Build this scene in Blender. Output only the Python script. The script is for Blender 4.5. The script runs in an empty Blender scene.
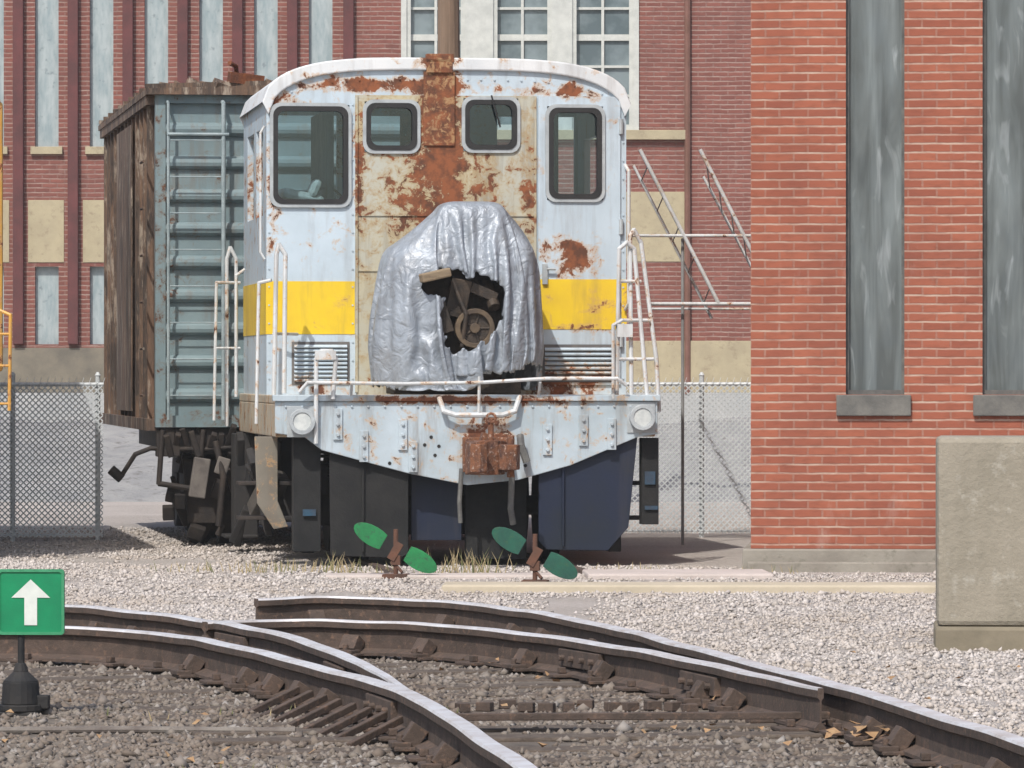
import bpy, math, random, bmesh
import numpy as np
from mathutils import Vector, noise, Matrix, Euler
random.seed(7); np.random.seed(7)
S=bpy.context.scene
S.view_settings.view_transform='Standard'; S.view_settings.look='None'; S.view_settings.exposure=0

# ---------------------------------------------------------------- materials
class NT:
    def __init__(s,name):
        s.m=bpy.data.materials.new(name); s.m.use_nodes=True
        s.t=s.m.node_tree; s.t.nodes.clear()
        s.out=s.n('ShaderNodeOutputMaterial'); s.b=s.n('ShaderNodeBsdfPrincipled')
        s.l(s.b.outputs[0],s.out.inputs[0]); s.tc=s.n('ShaderNodeTexCoord').outputs['Object']
    def n(s,t,**k):
        x=s.t.nodes.new(t)
        for a,b in k.items(): setattr(x,a,b)
        return x
    def l(s,a,b): s.t.links.new(a,b)
    def put(s,v,sock):
        if isinstance(v,bpy.types.NodeSocket): s.l(v,sock)
        else:
            if isinstance(v,(tuple,list)) and len(v)==3 and sock.type=='RGBA': v=(*v,1)
            sock.default_value=v
    def noise(s,scale,detail=4,rough=.6,stretch=None,vec=None,dist=0):
        v=vec or s.tc
        if stretch:
            m=s.n('ShaderNodeMapping'); m.inputs['Scale'].default_value=stretch; s.l(v,m.inputs[0]); v=m.outputs[0]
        x=s.n('ShaderNodeTexNoise'); x.inputs['Scale'].default_value=scale; x.inputs['Detail'].default_value=min(detail,6)
        x.inputs['Roughness'].default_value=rough; x.inputs['Distortion'].default_value=dist
        s.l(v,x.inputs['Vector']); return x.outputs['Fac']
    def mr(s,v,a,b,c=0.,d=1.,smooth=False):
        x=s.n('ShaderNodeMapRange'); s.l(v,x.inputs[0])
        if smooth: x.interpolation_type='SMOOTHSTEP'
        for i,q in zip((1,2,3,4),(a,b,c,d)): x.inputs[i].default_value=q
        return x.outputs[0]
    def mix(s,f,a,b,mode='MIX'):
        x=s.n('ShaderNodeMix',data_type='RGBA',blend_type=mode)
        s.put(f,x.inputs[0]); s.put(a,x.inputs[6]); s.put(b,x.inputs[7]); return x.outputs[2]
    def math(s,op,a,b=0.):
        x=s.n('ShaderNodeMath',operation=op); s.put(a,x.inputs[0]); s.put(b,x.inputs[1]); return x.outputs[0]
    def bump(s,h,st=.3,d=.01):
        x=s.n('ShaderNodeBump'); x.inputs['Strength'].default_value=st; x.inputs['Distance'].default_value=d
        s.l(h,x.inputs['Height']); s.l(x.outputs[0],s.b.inputs['Normal'])
    def fin(s,col,rough=.7,metal=0.):
        s.put(col,s.b.inputs['Base Color']); s.put(rough,s.b.inputs['Roughness']); s.put(metal,s.b.inputs['Metallic']); return s.m

def mottled(name,c1,c2,scale=4,rough=.8,metal=0.,bump=.3,bd=.01,stretch=None,c3=None):
    t=NT(name); f=t.noise(scale,5,.65,stretch); c=t.mix(t.mr(f,.35,.65),c1,c2)
    if c3: c=t.mix(t.mr(t.noise(scale*3.1,4,.7),.55,.7),c,c3)
    t.bump(t.noise(scale*8,4,.7),bump,bd); return t.fin(c,rough,metal)

def rustpaint(name,c1,c2,thr=.62,blobs=(),scale=5,rough=.5,streak=.35,rustc=((.30,.085,.025),(.10,.035,.02)),halo=(.50,.30,.13),hw=.09):
    t=NT(name)
    paint=t.mix(t.mr(t.noise(2.3,4,.6),.35,.7),c1,c2)
    st=t.noise(7,5,.65,(1,1,.12)); paint=t.mix(t.mr(st,.52,.78,0,streak),paint,(.16,.12,.09))
    rn=t.noise(scale,6,.72,dist=.4)
    tot=rn
    for (x,z,rx,rz,s) in blobs:
        sb=t.n('ShaderNodeVectorMath',operation='SUBTRACT'); t.l(t.tc,sb.inputs[0]); sb.inputs[1].default_value=(x,0,z)
        ml=t.n('ShaderNodeVectorMath',operation='MULTIPLY'); t.l(sb.outputs[0],ml.inputs[0]); ml.inputs[1].default_value=(1/rx,0,1/rz)
        ln=t.n('ShaderNodeVectorMath',operation='LENGTH'); t.l(ml.outputs[0],ln.inputs[0])
        tot=t.math('ADD',tot,t.mr(ln.outputs['Value'],0,1,s,0,True))
    mask=t.mr(tot,thr,thr+.05,0,1,True)
    hal=t.mr(tot,thr-hw,thr+.02,0,.6,True)
    rust=t.mix(t.mr(t.noise(9,4,.7),.4,.62),rustc[0],rustc[1])
    c=t.mix(hal,paint,halo); c=t.mix(mask,c,rust)
    t.bump(t.math('ADD',t.noise(30,3,.6),mask),.35,.004)
    return t.fin(c,t.mr(mask,0,1,rough,.9))

def brickmat(name,c1,c2,mortar,row=.067,width=.215,msize=.010,dark=(.12,.04,.03),wob=.004,bedk=.6):
    t=NT(name)
    acc=t.tc
    for scl,k in ((1.6,3.),(11,1.9)):
        nz=t.n('ShaderNodeTexNoise'); nz.inputs['Scale'].default_value=scl; nz.inputs['Detail'].default_value=2; t.l(t.tc,nz.inputs['Vector'])
        sub=t.n('ShaderNodeVectorMath',operation='SUBTRACT'); t.l(nz.outputs['Color'],sub.inputs[0]); sub.inputs[1].default_value=(.5,.5,.5)
        sc=t.n('ShaderNodeVectorMath',operation='SCALE'); t.l(sub.outputs[0],sc.inputs[0]); sc.inputs['Scale'].default_value=wob*k
        ad=t.n('ShaderNodeVectorMath',operation='ADD'); t.l(acc,ad.inputs[0]); t.l(sc.outputs[0],ad.inputs[1]); acc=ad.outputs[0]
    sp=t.n('ShaderNodeSeparateXYZ'); t.l(acc,sp.inputs[0])
    cb=t.n('ShaderNodeCombineXYZ')
    t.l(t.math('ADD',sp.outputs[0],sp.outputs[1]),cb.inputs[0]); t.l(sp.outputs[2],cb.inputs[1])
    b=t.n('ShaderNodeTexBrick'); t.l(cb.outputs[0],b.inputs['Vector'])
    b.inputs['Color1'].default_value=(*c1,1); b.inputs['Color2'].default_value=(*c2,1); b.inputs['Mortar'].default_value=(*c2,1)
    b.inputs['Scale'].default_value=1; b.inputs['Mortar Size'].default_value=msize; b.inputs['Mortar Smooth'].default_value=.3
    b.inputs['Brick Width'].default_value=width; b.inputs['Row Height'].default_value=row
    fr=t.math('FRACT',t.math('DIVIDE',sp.outputs[2],row)); bed=t.mr(t.math('ABSOLUTE',t.math('SUBTRACT',fr,.5)),.34,.43)
    vary=t.mr(t.noise(5,4,.7,(.7,.7,4)),.35,.62,.35,1.)
    w1=t.math('MULTIPLY',b.outputs['Fac'],t.math('MAXIMUM',t.math('MULTIPLY',bed,1.),.34))
    c=t.mix(t.math('MULTIPLY',w1,vary),b.outputs['Color'],mortar)
    c=t.mix(t.mr(t.noise(1.1,5,.65),.45,.75,0,.5),c,dark)
    c=t.mix(t.mr(t.noise(9,3,.5,(1,1,3)),.5,.75,0,.45),c,tuple(x*.5 for x in c1))
    c=t.mix(t.mr(t.noise(3,5,.7,(1,1,.4)),.60,.78,0,.3),c,(.45,.38,.34))
    inv=t.math('SUBTRACT',1.,b.outputs['Fac'])
    t.bump(t.math('ADD',inv,t.math('MULTIPLY',t.noise(60,3,.6),.3)),.5,.008)
    return t.fin(c,.9)

# ---------------------------------------------------------------- mesh builder
class MB:
    def __init__(s): s.v=[]; s.f=[]; s.mi=[]
    def add(s,vs,fs,mi=0):
        o=len(s.v); s.v+= [tuple(v) for v in vs]; s.f+=[tuple(i+o for i in f) for f in fs]; s.mi+=[mi]*len(fs)
    def box(s,x0,x1,y0,y1,z0,z1,mi=0,M=None):
        vs=[Vector((x,y,z)) for x in (x0,x1) for y in (y0,y1) for z in (z0,z1)]
        if M: vs=[M@v for v in vs]
        s.add(vs,[(0,1,3,2),(4,6,7,5),(0,4,5,1),(2,3,7,6),(0,2,6,4),(1,5,7,3)],mi)
    def rbox(s,c,size,rot=(0,0,0),mi=0):
        M=Matrix.Translation(c)@Euler(rot).to_matrix().to_4x4()
        a,b,d=[q/2 for q in size]; s.box(-a,a,-b,b,-d,d,mi,M)
    def prism(s,pts,y0,y1,mi=0):
        n=len(pts); vs=[(x,y0,z) for x,z in pts]+[(x,y1,z) for x,z in pts]
        s.add(vs,[tuple(range(n)),tuple(range(2*n-1,n-1,-1))]+[(i,i+n,(i+1)%n+n,(i+1)%n) for i in range(n)],mi)
    def cyl(s,p0,p1,r,seg=10,mi=0,r2=None,caps=True):
        p0=Vector(p0);p1=Vector(p1);d=(p1-p0).normalized()
        a=d.orthogonal().normalized(); b=d.cross(a); r2=r if r2 is None else r2
        vs=[p0+(a*math.cos(2*math.pi*i/seg)+b*math.sin(2*math.pi*i/seg))*r for i in range(seg)]
        vs+=[p1+(a*math.cos(2*math.pi*i/seg)+b*math.sin(2*math.pi*i/seg))*r2 for i in range(seg)]
        fs=[(i,(i+1)%seg,(i+1)%seg+seg,i+seg) for i in range(seg)]
        if caps: fs+=[tuple(range(seg-1,-1,-1)),tuple(range(seg,2*seg))]
        s.add(vs,fs,mi)
    def tube(s,pts,r,seg=8,mi=0):
        pts=[Vector(p) for p in pts]
        for a,b in zip(pts,pts[1:]):
            d=(b-a).normalized()*r*.4
            s.cyl(a-d,b+d,r,seg,mi)
    def ring(s,c,r,R,axis,seg=24,w=.05,mi=0):
        vs=[]
        for i in range(seg):
            a=2*math.pi*i/seg
            for rr in (r,R):
                for o in (-w/2,w/2):
                    if axis=='y': vs.append((c[0]+rr*math.cos(a),c[1]+o,c[2]+rr*math.sin(a)))
                    else: vs.append((c[0]+o,c[1]+rr*math.cos(a),c[2]+rr*math.sin(a)))
        fs=[]
        for i in range(seg):
            j=(i+1)%seg; A=4*i;B=4*j
            fs+=[(A,B,B+2,A+2),(A+1,A+3,B+3,B+1),(A,A+1,B+1,B),(A+2,B+2,B+3,A+3)]
        s.add(vs,fs,mi)
    def rrect_ring(s,x0,x1,z0,z1,w,rad,y0,y1,mi=0):
        def loop(x0,x1,z0,z1,r):
            o=[]
            for cx,cz,a0 in ((x1-r,z1-r,0),(x0+r,z1-r,90),(x0+r,z0+r,180),(x1-r,z0+r,270)):
                for k in range(6):
                    a=math.radians(a0+18*k); o.append((cx+r*math.cos(a),cz+r*math.sin(a)))
            return o
        A=loop(x0-w,x1+w,z0-w,z1+w,rad+w*.3); B=loop(x0,x1,z0,z1,rad); n=len(A)
        vs=[(x,y0,z) for x,z in A]+[(x,y0,z) for x,z in B]+[(x,y1,z) for x,z in A]+[(x,y1,z) for x,z in B]
        fs=[]
        for i in range(n):
            j=(i+1)%n
            fs+=[(i,j,n+j,n+i),(2*n+i,3*n+i,3*n+j,2*n+j),(i,2*n+i,2*n+j,j),(n+i,n+j,3*n+j,3*n+i)]
        s.add(vs,fs,mi)
    def wall(s,x0,x1,z0,z1,y0,y1,holes,mi=0,axis='x'):
        xs=sorted({x0,x1}|{h[0] for h in holes}|{h[1] for h in holes}); zs=sorted({z0,z1}|{h[2] for h in holes}|{h[3] for h in holes})
        xs=[x for x in xs if x0<=x<=x1]; zs=[z for z in zs if z0<=z<=z1]
        for a,b in zip(xs,xs[1:]):
            run=None
            for c,d in list(zip(zs,zs[1:]))+[(None,None)]:
                hole = c is None or any(h[0]<(a+b)/2<h[1] and h[2]<(c+d)/2<h[3] for h in holes)
                if hole:
                    if run:
                        if axis=='x': s.box(a,b,y0,y1,run[0],run[1],mi)
                        else: s.box(y0,y1,a,b,run[0],run[1],mi)
                    run=None
                else: run=(run[0],d) if run else (c,d)
    def obj(s,name,mats,parent=None,bevel=0,smooth=False,merge=False):
        me=bpy.data.meshes.new(name); me.from_pydata(s.v,[],s.f)
        for m in mats: me.materials.append(m)
        me.polygons.foreach_set('material_index',s.mi)
        bm=bmesh.new(); bm.from_mesh(me)
        if merge: bmesh.ops.remove_doubles(bm,verts=bm.verts,dist=1e-4)
        bmesh.ops.recalc_face_normals(bm,faces=bm.faces); bm.to_mesh(me); bm.free()
        if smooth: me.polygons.foreach_set('use_smooth',[True]*len(me.polygons))
        o=bpy.data.objects.new(name,me); S.collection.objects.link(o)
        if parent: o.parent=parent
        if bevel:
            b=o.modifiers.new('bev','BEVEL'); b.width=bevel; b.segments=2; b.limit_method='ANGLE'
        return o
def empty(name,loc=(0,0,0),rz=0):
    e=bpy.data.objects.new(name,None); e.location=loc; e.rotation_euler=(0,0,rz); e.empty_display_size=.2
    S.collection.objects.link(e); return e

# ---------------------------------------------------------------- drape the tarpaulin
def drape():
    def sp(a,e): return math.copysign(abs(a)**e,a)
    core=MB()
    for (c,r,e) in (((0,.05,1.93),(.55,.36,.62),.5),((.12,.03,2.45),(.27,.24,.36),.35),((-.36,.05,2.22),(.19,.24,.26),.5),((.44,.05,2.22),(.15,.28,.30),.4),((.0,.05,1.5),(.56,.38,.25),.6)):
        nu,nv=32,16; vs=[];fs=[]
        for j in range(nv+1):
            ph=-math.pi/2+math.pi*j/nv
            for i in range(nu):
                th=2*math.pi*i/nu
                vs.append((c[0]+r[0]*sp(math.cos(ph),e)*sp(math.cos(th),e),c[1]+r[1]*sp(math.cos(ph),e)*sp(math.sin(th),e),c[2]+r[2]*sp(math.sin(ph),e)))
        fs=[(j*nu+i,j*nu+(i+1)%nu,(j+1)*nu+(i+1)%nu,(j+1)*nu+i) for j in range(nv) for i in range(nu)]
        core.add(vs,fs)
    co_=core.obj('drape_core',[],merge=True); co_.modifiers.new('c','COLLISION'); co_.collision.thickness_outer=.015; co_.collision.cloth_friction=15
    fl=MB(); fl.add([(-4,-4,1.335),(4,-4,1.335),(4,4,1.335),(-4,4,1.335)],[(0,1,2,3)]); fo=fl.obj('drape_floor',[]); fo.modifiers.new('c','COLLISION'); fo.collision.thickness_outer=.01
    R=1.86; n=118; st=2*R/n; idx={}; cl=MB(); vs=[]
    for j in range(n+1):
        for i in range(n+1):
            x=-R+i*st; y=-R+j*st; a=math.atan2(y,x); rr=R*(.93+.05*math.sin(2*a+.6)+.03*math.sin(5*a))
            if x*x+y*y<rr*rr: idx[(i,j)]=len(vs); vs.append((x+.05,y+.05,2.88+.05*noise.noise(Vector((x*2,y*2,1)))+.03*noise.noise(Vector((x*5,y*5,6)))))
    fs=[(idx[i,j],idx[i+1,j],idx[i+1,j+1],idx[i,j+1]) for j in range(n) for i in range(n) if all(q in idx for q in ((i,j),(i+1,j),(i+1,j+1),(i,j+1)))]
    cl.add(vs,fs); c_=cl.obj('drape_cloth',[])
    m=c_.modifiers.new('cloth','CLOTH'); s=m.settings; s.quality=7; s.mass=.25; s.tension_stiffness=25; s.compression_stiffness=25; s.shear_stiffness=8; s.bending_stiffness=.8; s.air_damping=1.5
    m.collision_settings.collision_quality=3; m.collision_settings.distance_min=.012
    m.point_cache.frame_start=1; m.point_cache.frame_end=60
    for f in range(1,50): S.frame_set(f)
    dg=bpy.context.evaluated_depsgraph_get(); me=bpy.data.meshes.new_from_object(c_.evaluated_get(dg))
    V=[v.co.copy() for v in me.vertices]; F=[tuple(p.vertices) for p in me.polygons]
    for o in (co_,fo,c_): bpy.data.objects.remove(o)
    S.frame_set(1)
    return V,F
DV,DF=drape()

# ---------------------------------------------------------------- camera, light
cam=bpy.data.cameras.new('camera'); co=bpy.data.objects.new('camera',cam); S.collection.objects.link(co)
co.location=(0,0,1.5); co.rotation_euler=(math.radians(90-.132),0,0); cam.sensor_width=36; cam.lens=182.8; cam.clip_end=3000
S.camera=co
EL=math.radians(50); AZ=math.radians(20)
w=bpy.data.worlds.new('World'); S.world=w; w.use_nodes=True; nt=w.node_tree
bg=nt.nodes['Background']; sk=nt.nodes.new('ShaderNodeTexSky'); sk.sky_type='NISHITA'; sk.sun_disc=False
sd=Vector((-math.sin(AZ)*math.cos(EL),-math.cos(AZ)*math.cos(EL),math.sin(EL)))
sk.sun_elevation=EL; sk.sun_rotation=math.atan2(sd.x,sd.y); sk.dust_density=3
nt.links.new(sk.outputs[0],bg.inputs[0]); bg.inputs[1].default_value=.15
sl=bpy.data.lights.new('sun','SUN'); sl.energy=3.7; sl.angle=math.radians(.6); sl.color=(1,.95,.88)
so=bpy.data.objects.new('sun',sl); S.collection.objects.link(so); so.rotation_euler=(-sd).to_track_quat('-Z','Y').to_euler(); so.location=(-10,-10,20)
# real, thin, homogeneous air haze over the whole yard
hz=bpy.data.materials.new('warm_air_haze'); hz.use_nodes=True; ht=hz.node_tree; ht.nodes.clear()
ho=ht.nodes.new('ShaderNodeOutputMaterial'); hv=ht.nodes.new('ShaderNodeVolumeScatter'); hv.inputs['Color'].default_value=(.93,.97,1,1); hv.inputs['Density'].default_value=.00048; hv.inputs['Anisotropy'].default_value=.0
ht.links.new(hv.outputs[0],ho.inputs['Volume'])

# ---------------------------------------------------------------- shared materials
M_black=mottled('sooty_black',(.007,.008,.010),(.025,.022,.02),5,.75)
M_dark=mottled('greasy_iron',(.012,.011,.012),(.038,.028,.022),6,.75,0,.5,.01)
M_rust=mottled('rusty_steel',(.20,.065,.025),(.07,.03,.02),7,.85,.1,.6,.01,c3=(.33,.12,.04))
M_white=rustpaint('railing_white_paint',(.62,.65,.67),(.46,.48,.48),.60,(),9,.6,.7)
M_conc=mottled('weathered_concrete',(.30,.28,.24),(.22,.20,.17),2.5,.9,0,.5,.01,c3=(.15,.14,.11))
t=NT('window_glass')
tr=t.n('ShaderNodeBsdfTransparent'); tr.inputs[0].default_value=(.78,.88,.92,1)
gl=t.n('ShaderNodeBsdfGlossy'); gl.inputs[0].default_value=(.7,.82,.9,1); gl.inputs['Roughness'].default_value=.06
mx=t.n('ShaderNodeMixShader'); mx.inputs[0].default_value=.08; t.l(tr.outputs[0],mx.inputs[1]); t.l(gl.outputs[0],mx.inputs[2]); t.l(mx.outputs[0],t.out.inputs[0])
M_glass=t.m

m=MB(); m.box(-16,17,-3,98,-.5,14); m.obj('air_haze',[hz])

# ================================================================= GROUND
t=NT('dusty_gravel_ground')
c=t.mix(t.mr(t.noise(.7,5,.7),.35,.65),(.58,.53,.49),(.44,.395,.35))
c=t.mix(t.mr(t.noise(24,4,.7),.45,.68),c,(.66,.61,.58)); c=t.mix(t.mr(t.noise(45,3,.7),.58,.7),c,(.24,.215,.195))
t.bump(t.noise(35,5,.75),1.,.04); M_gr=t.fin(c,.95)
g=MB(); g.add([(-500,-60,0),(500,-60,0),(500,900,0),(-500,900,0)],[(0,1,2,3)]); g.obj('ground',[M_gr])

railA=[(-1.47,29.9),(-.94,30.1),(-.35,29.5),(.04,28.5),(.46,26.9),(.89,24.4),(1.38,21.5),(1.81,18.3),(2.02,16.3),(2.35,12.5)]
railB=[(-1.60,27.1),(-1.11,27.35),(-.47,26.9),(.04,26.0),(.42,25.0),(.82,23.5),(1.10,22.2),(1.27,21.3)]
railC=[(-3.9,30.6),(-3.17,30.0),(-2.49,29.1),(-2.02,28.2),(-1.56,27.2),(-1.09,25.6),(-.80,24.1),(-.58,22.6),(-.42,21.2)]
railD=[(-4.2,27.6),(-2.97,26.9),(-2.27,26.5),(-1.82,26.1),(-1.43,25.1),(-.96,23.4),(-.49,21.5),(-.235,19.7),(-.095,18.4),(.06,17.0),(.17,15.1),(.30,12.5)]
def catmull(P,n=10):
    P=[Vector((*p,0)) for p in P]; P=[2*P[0]-P[1]]+P+[2*P[-1]-P[-2]]; o=[]
    for i in range(1,len(P)-2):
        for k in range(n):
            u=k/n; a,b,c_,d=P[i-1:i+3]
            o.append(.5*((2*b)+(c_-a)*u+(2*a-5*b+4*c_-d)*u*u+(3*b-a-3*c_+d)*u**3))
    o.append(P[-2]); return o
SA=catmull(railA)
def xA(y):
    best=min(SA,key=lambda p:abs(p.y-y)); return best.x
M_bal=mottled('oily_ballast_bed',(.10,.085,.072),(.18,.15,.12),3,.95,0,.9,.02,c3=(.06,.05,.042))
b=MB(); edge=[(p.x+.12*noise.noise(Vector((p.y*2,0,3))),p.y) for p in SA][:]
pts=[(x,y,.004) for x,y in edge]+[(2.6,9,.004),(-9,9,.004),(-9,29.3,.004),(-3.3,29.6,.004),(-2.4,28.7,.004)]
b.add(pts,[tuple(range(len(pts)))]); b.obj('ballast_bed',[M_bal])

def stones(name,cnt,inside,mat,rmin,rmax,area,z=.0):
    P=[]
    while len(P)<cnt:
        y=random.uniform(area[0],area[1]); hw=y*.108+.3
        x=random.uniform(-hw,hw)
        if inside(x,y) and noise.noise(Vector((x*1.3,y*.5,2)))>-.38+random.uniform(-.14,.14): P.append((x,y))
    P=np.array(P); n=len(P)
    base=np.array([(1,0,0),(-1,0,0),(0,1,0),(0,-1,0),(0,0,1),(0,0,-1)],float)
    r=np.random.uniform(rmin,rmax,n)*(1+.6*(np.random.rand(n)>.94))
    V=base[None]*np.random.uniform(.6,1.25,(n,6,1))+np.random.normal(0,.22,(n,6,3))
    V*=r[:,None,None]; V[:,:,2]*=.75
    a=np.random.rand(n)*6.28; ca,sa=np.cos(a)[:,None],np.sin(a)[:,None]
    X=V[:,:,0]*ca-V[:,:,1]*sa; Y=V[:,:,0]*sa+V[:,:,1]*ca
    V[:,:,0]=X+P[:,0,None]; V[:,:,1]=Y+P[:,1,None]; V[:,:,2]+=(z+r*np.random.uniform(-.3,.55,n))[:,None]
    F=np.array([(0,2,4),(2,1,4),(1,3,4),(3,0,4),(2,0,5),(1,2,5),(3,1,5),(0,3,5)])
    F=(F[None]+6*np.arange(n)[:,None,None]).reshape(-1)
    me=bpy.data.meshes.new(name); me.vertices.add(n*6); me.vertices.foreach_set('co',V.reshape(-1))
    nf=n*8; me.loops.add(nf*3); me.loops.foreach_set('vertex_index',F.astype(np.int32)); me.polygons.add(nf)
    me.polygons.foreach_set('loop_start',np.arange(nf,dtype=np.int32)*3); me.update(calc_edges=True); me.validate()
    me.materials.append(mat); o=bpy.data.objects.new(name,me); S.collection.objects.link(o); return o
def stonemat(name,cols,dirt=(.16,.13,.10)):
    t=NT(name); ge=t.n('ShaderNodeNewGeometry'); cr=t.n('ShaderNodeValToRGB'); t.l(ge.outputs['Random Per Island'],cr.inputs[0])
    e=cr.color_ramp.elements
    e[0].color=(*cols[0],1); e[1].color=(*cols[-1],1)
    for i,c in enumerate(cols[1:-1]): x=e.new((i+1)/(len(cols)-1)); x.color=(*c,1)
    c=t.mix(t.mr(t.noise(.9,4,.6),.4,.65,0,.5),cr.outputs[0],dirt); return t.fin(c,.9)
M_s1=stonemat('ballast_stone',[(.11,.09,.075),(.17,.145,.12),(.22,.195,.17),(.14,.11,.088),(.30,.28,.26)],(.17,.13,.10))
M_s2=stonemat('pale_stone',[(.38,.35,.33),(.47,.43,.40),(.54,.50,.47),(.34,.315,.29),(.60,.56,.54)],(.36,.30,.24))
ins=lambda x,y: (y<29.3 and x<xA(y)-.03) 
stones('ballast',42000,ins,M_s1,.008,.024,(15,29.6))
stones('gravel',56000,lambda x,y: not ins(x,y) and not(1.75<x and y>38.5) and not(x>-1.8 and 40<y),M_s2,.007,.020,(15,50))

# ================================================================= RAILS
t=NT('worn_rail_head'); c=t.mix(t.mr(t.noise(6,5,.7),.38,.8),(.62,.63,.66),(.38,.33,.30)); t.bump(t.noise(40,4,.6),.2,.004); M_head=t.fin(c,.45,.1)
M_web=mottled('rail_web_rust',(.095,.066,.052),(.055,.040,.032),8,.85,0,.6,.008,c3=(.16,.10,.07))
def rail(name,P,taper0=1,taper1=1,parent=None):
    C=catmull(P,12); prof=[(-.068,0),(.068,0),(.068,.014),(.012,.036),(.010,.125),(.036,.138),(.037,.168),(.031,.178),(-.031,.178),(-.037,.168),(-.036,.138),(-.010,.125),(-.012,.036),(-.068,.014)]
    n=len(prof); m=MB(); vs=[]
    for i,p in enumerate(C):
        d=(C[min(i+1,len(C)-1)]-C[max(i-1,0)]).normalized(); r=Vector((d.y,-d.x,0))
        u=i/(len(C)-1); k=1
        if taper1<1 and u>.75: k=1-(1-taper1)*(u-.75)/.25
        wob=.010*noise.noise(Vector((p.x*3,p.y*1.3,0)))
        for (a,h) in prof: q=p+r*(a*k+wob); vs.append((q.x,q.y,.022+h+wob))
    m.v=vs
    for i in range(len(C)-1):
        for j in range(n):
            k=(j+1)%n; m.f.append((i*n+j,i*n+k,(i+1)*n+k,(i+1)*n+j)); m.mi.append(1 if j in (6,7,8) else 0)
    m.f.append(tuple(range(n))); m.mi.append(0); m.f.append(tuple(range((len(C)-1)*n,len(C)*n))); m.mi.append(0)
    m.obj(name,[M_web,M_head],parent); return C
tk=empty('railroad_turnout')
CA=rail('stock_rail_outer',railA,parent=tk); CB=rail('point_rail_outer',railB,taper1=.35,parent=tk); CC=rail('point_rail_inner',railC,taper1=.35,parent=tk); CD=rail('stock_rail_inner',railD,parent=tk)
M_tie=mottled('creosote_tie',(.07,.053,.042),(.12,.095,.075),5,.95,0,.8,.01,(3,3,3),(.15,.125,.10))
ti=MB(); pl=MB()
def arc(C):
    o=[0]
    for a,b_ in zip(C,C[1:]): o.append(o[-1]+(b_-a).length)
    return o
def at(C,L,s):
    for i in range(len(L)-1):
        if L[i+1]>=s:
            u=(s-L[i])/max(1e-6,L[i+1]-L[i]); p=C[i].lerp(C[i+1],u); d=(C[i+1]-C[i]).normalized(); return p,d
    return C[-1],(C[-1]-C[-2]).normalized()
LD=arc(CD)
s=.8
while s<LD[-1]-.2:
    p,d=at(CD,LD,s); r=Vector((-d.y,d.x,0))
    if r.x<0: r=-r
    ang=math.atan2(r.y,r.x)+random.uniform(-.03,.03)
    ln=1.9
    c_=p+r*(ln/2-.45); ti.rbox((c_.x,c_.y,-.060+random.uniform(-.006,.008)),(ln+.75,.22,.15),(0,0,ang)); s+=.56
ti.obj('ties',[M_tie],tk,.01)
for C in (CA,CB,CC,CD):
    L=arc(C); s=.35
    while s<L[-1]:
        p,d=at(C,L,s); ang=math.atan2(d.y,d.x); r=Vector((-d.y,d.x,0))
        pl.rbox((p.x,p.y,.026),(.17,.30,.016),(0,0,ang))
        for sg in (-1,1):
            q=p+r*sg*.085; pl.rbox((q.x,q.y,.05),(.035,.035,.03),(0,0,ang))
        if random.random()<.35:
            for sg in (-1,1):
                q=p+r*sg*.065; pl.rbox((q.x,q.y,.075),(.10,.07,.085),(.6*sg,0,ang)); q=p+r*sg*.12; pl.rbox((q.x,q.y,.042),(.13,.08,.022),(0,0,ang))
                pl.cyl((q.x,q.y,.05),(q.x,q.y,.08),.016,6)
        s+=.56
    for s in (L[-1]*.45,L[-1]*.72):
        p,d=at(C,L,s); ang=math.atan2(d.y,d.x); r=Vector((-d.y,d.x,0))
        for sg in (-1,1):
            q=p+r*sg*.028; pl.rbox((q.x,q.y,.105),(.6,.03,.085),(0,0,ang))
            for k in (-.22,-.08,.08,.22):
                a=q+d*k; b_=a+r*sg*.04; pl.cyl((a.x,a.y,.105),(b_.x,b_.y,.105),.016,6)
for k in range(8):
    u=k/7; p=Vector((-1.05+.50*u,22.9-2.0*u,0)); 
    pl.rbox((p.x,p.y,.05),(.36,.028,.03),(0,-.25,math.radians(55)))
pl.rbox((.45,21.6,.07),(1.75,.05,.03),(0,0,math.radians(4)))
for k in range(14): pl.rbox((-.2+.09*k+random.uniform(-.02,.02),22.9+random.uniform(-.2,.2),.03),(.07,.05,.04),(0,0,random.random()*3))
pl.obj('tie_plates_and_braces',[M_web],tk,.004)
tr_=MB(); tr_.tube([(-2.9,21.4,.02),(-1.6,21.5,.022),(-.9,21.45,.02)],.014); tr_.obj('throw_rod',[mottled('dull_rod',(.20,.18,.16),(.11,.09,.08),8,.8)],tk)
yt=MB()
yaw=math.radians(7); 
YT=empty('yard_track',(-.346,40,0),yaw)
for sx in (-.72,.72): yt.box(sx-.035,sx+.035,-1.5,22,-.1,.03)
yt.obj('buried_rails',[M_web],YT)

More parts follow.
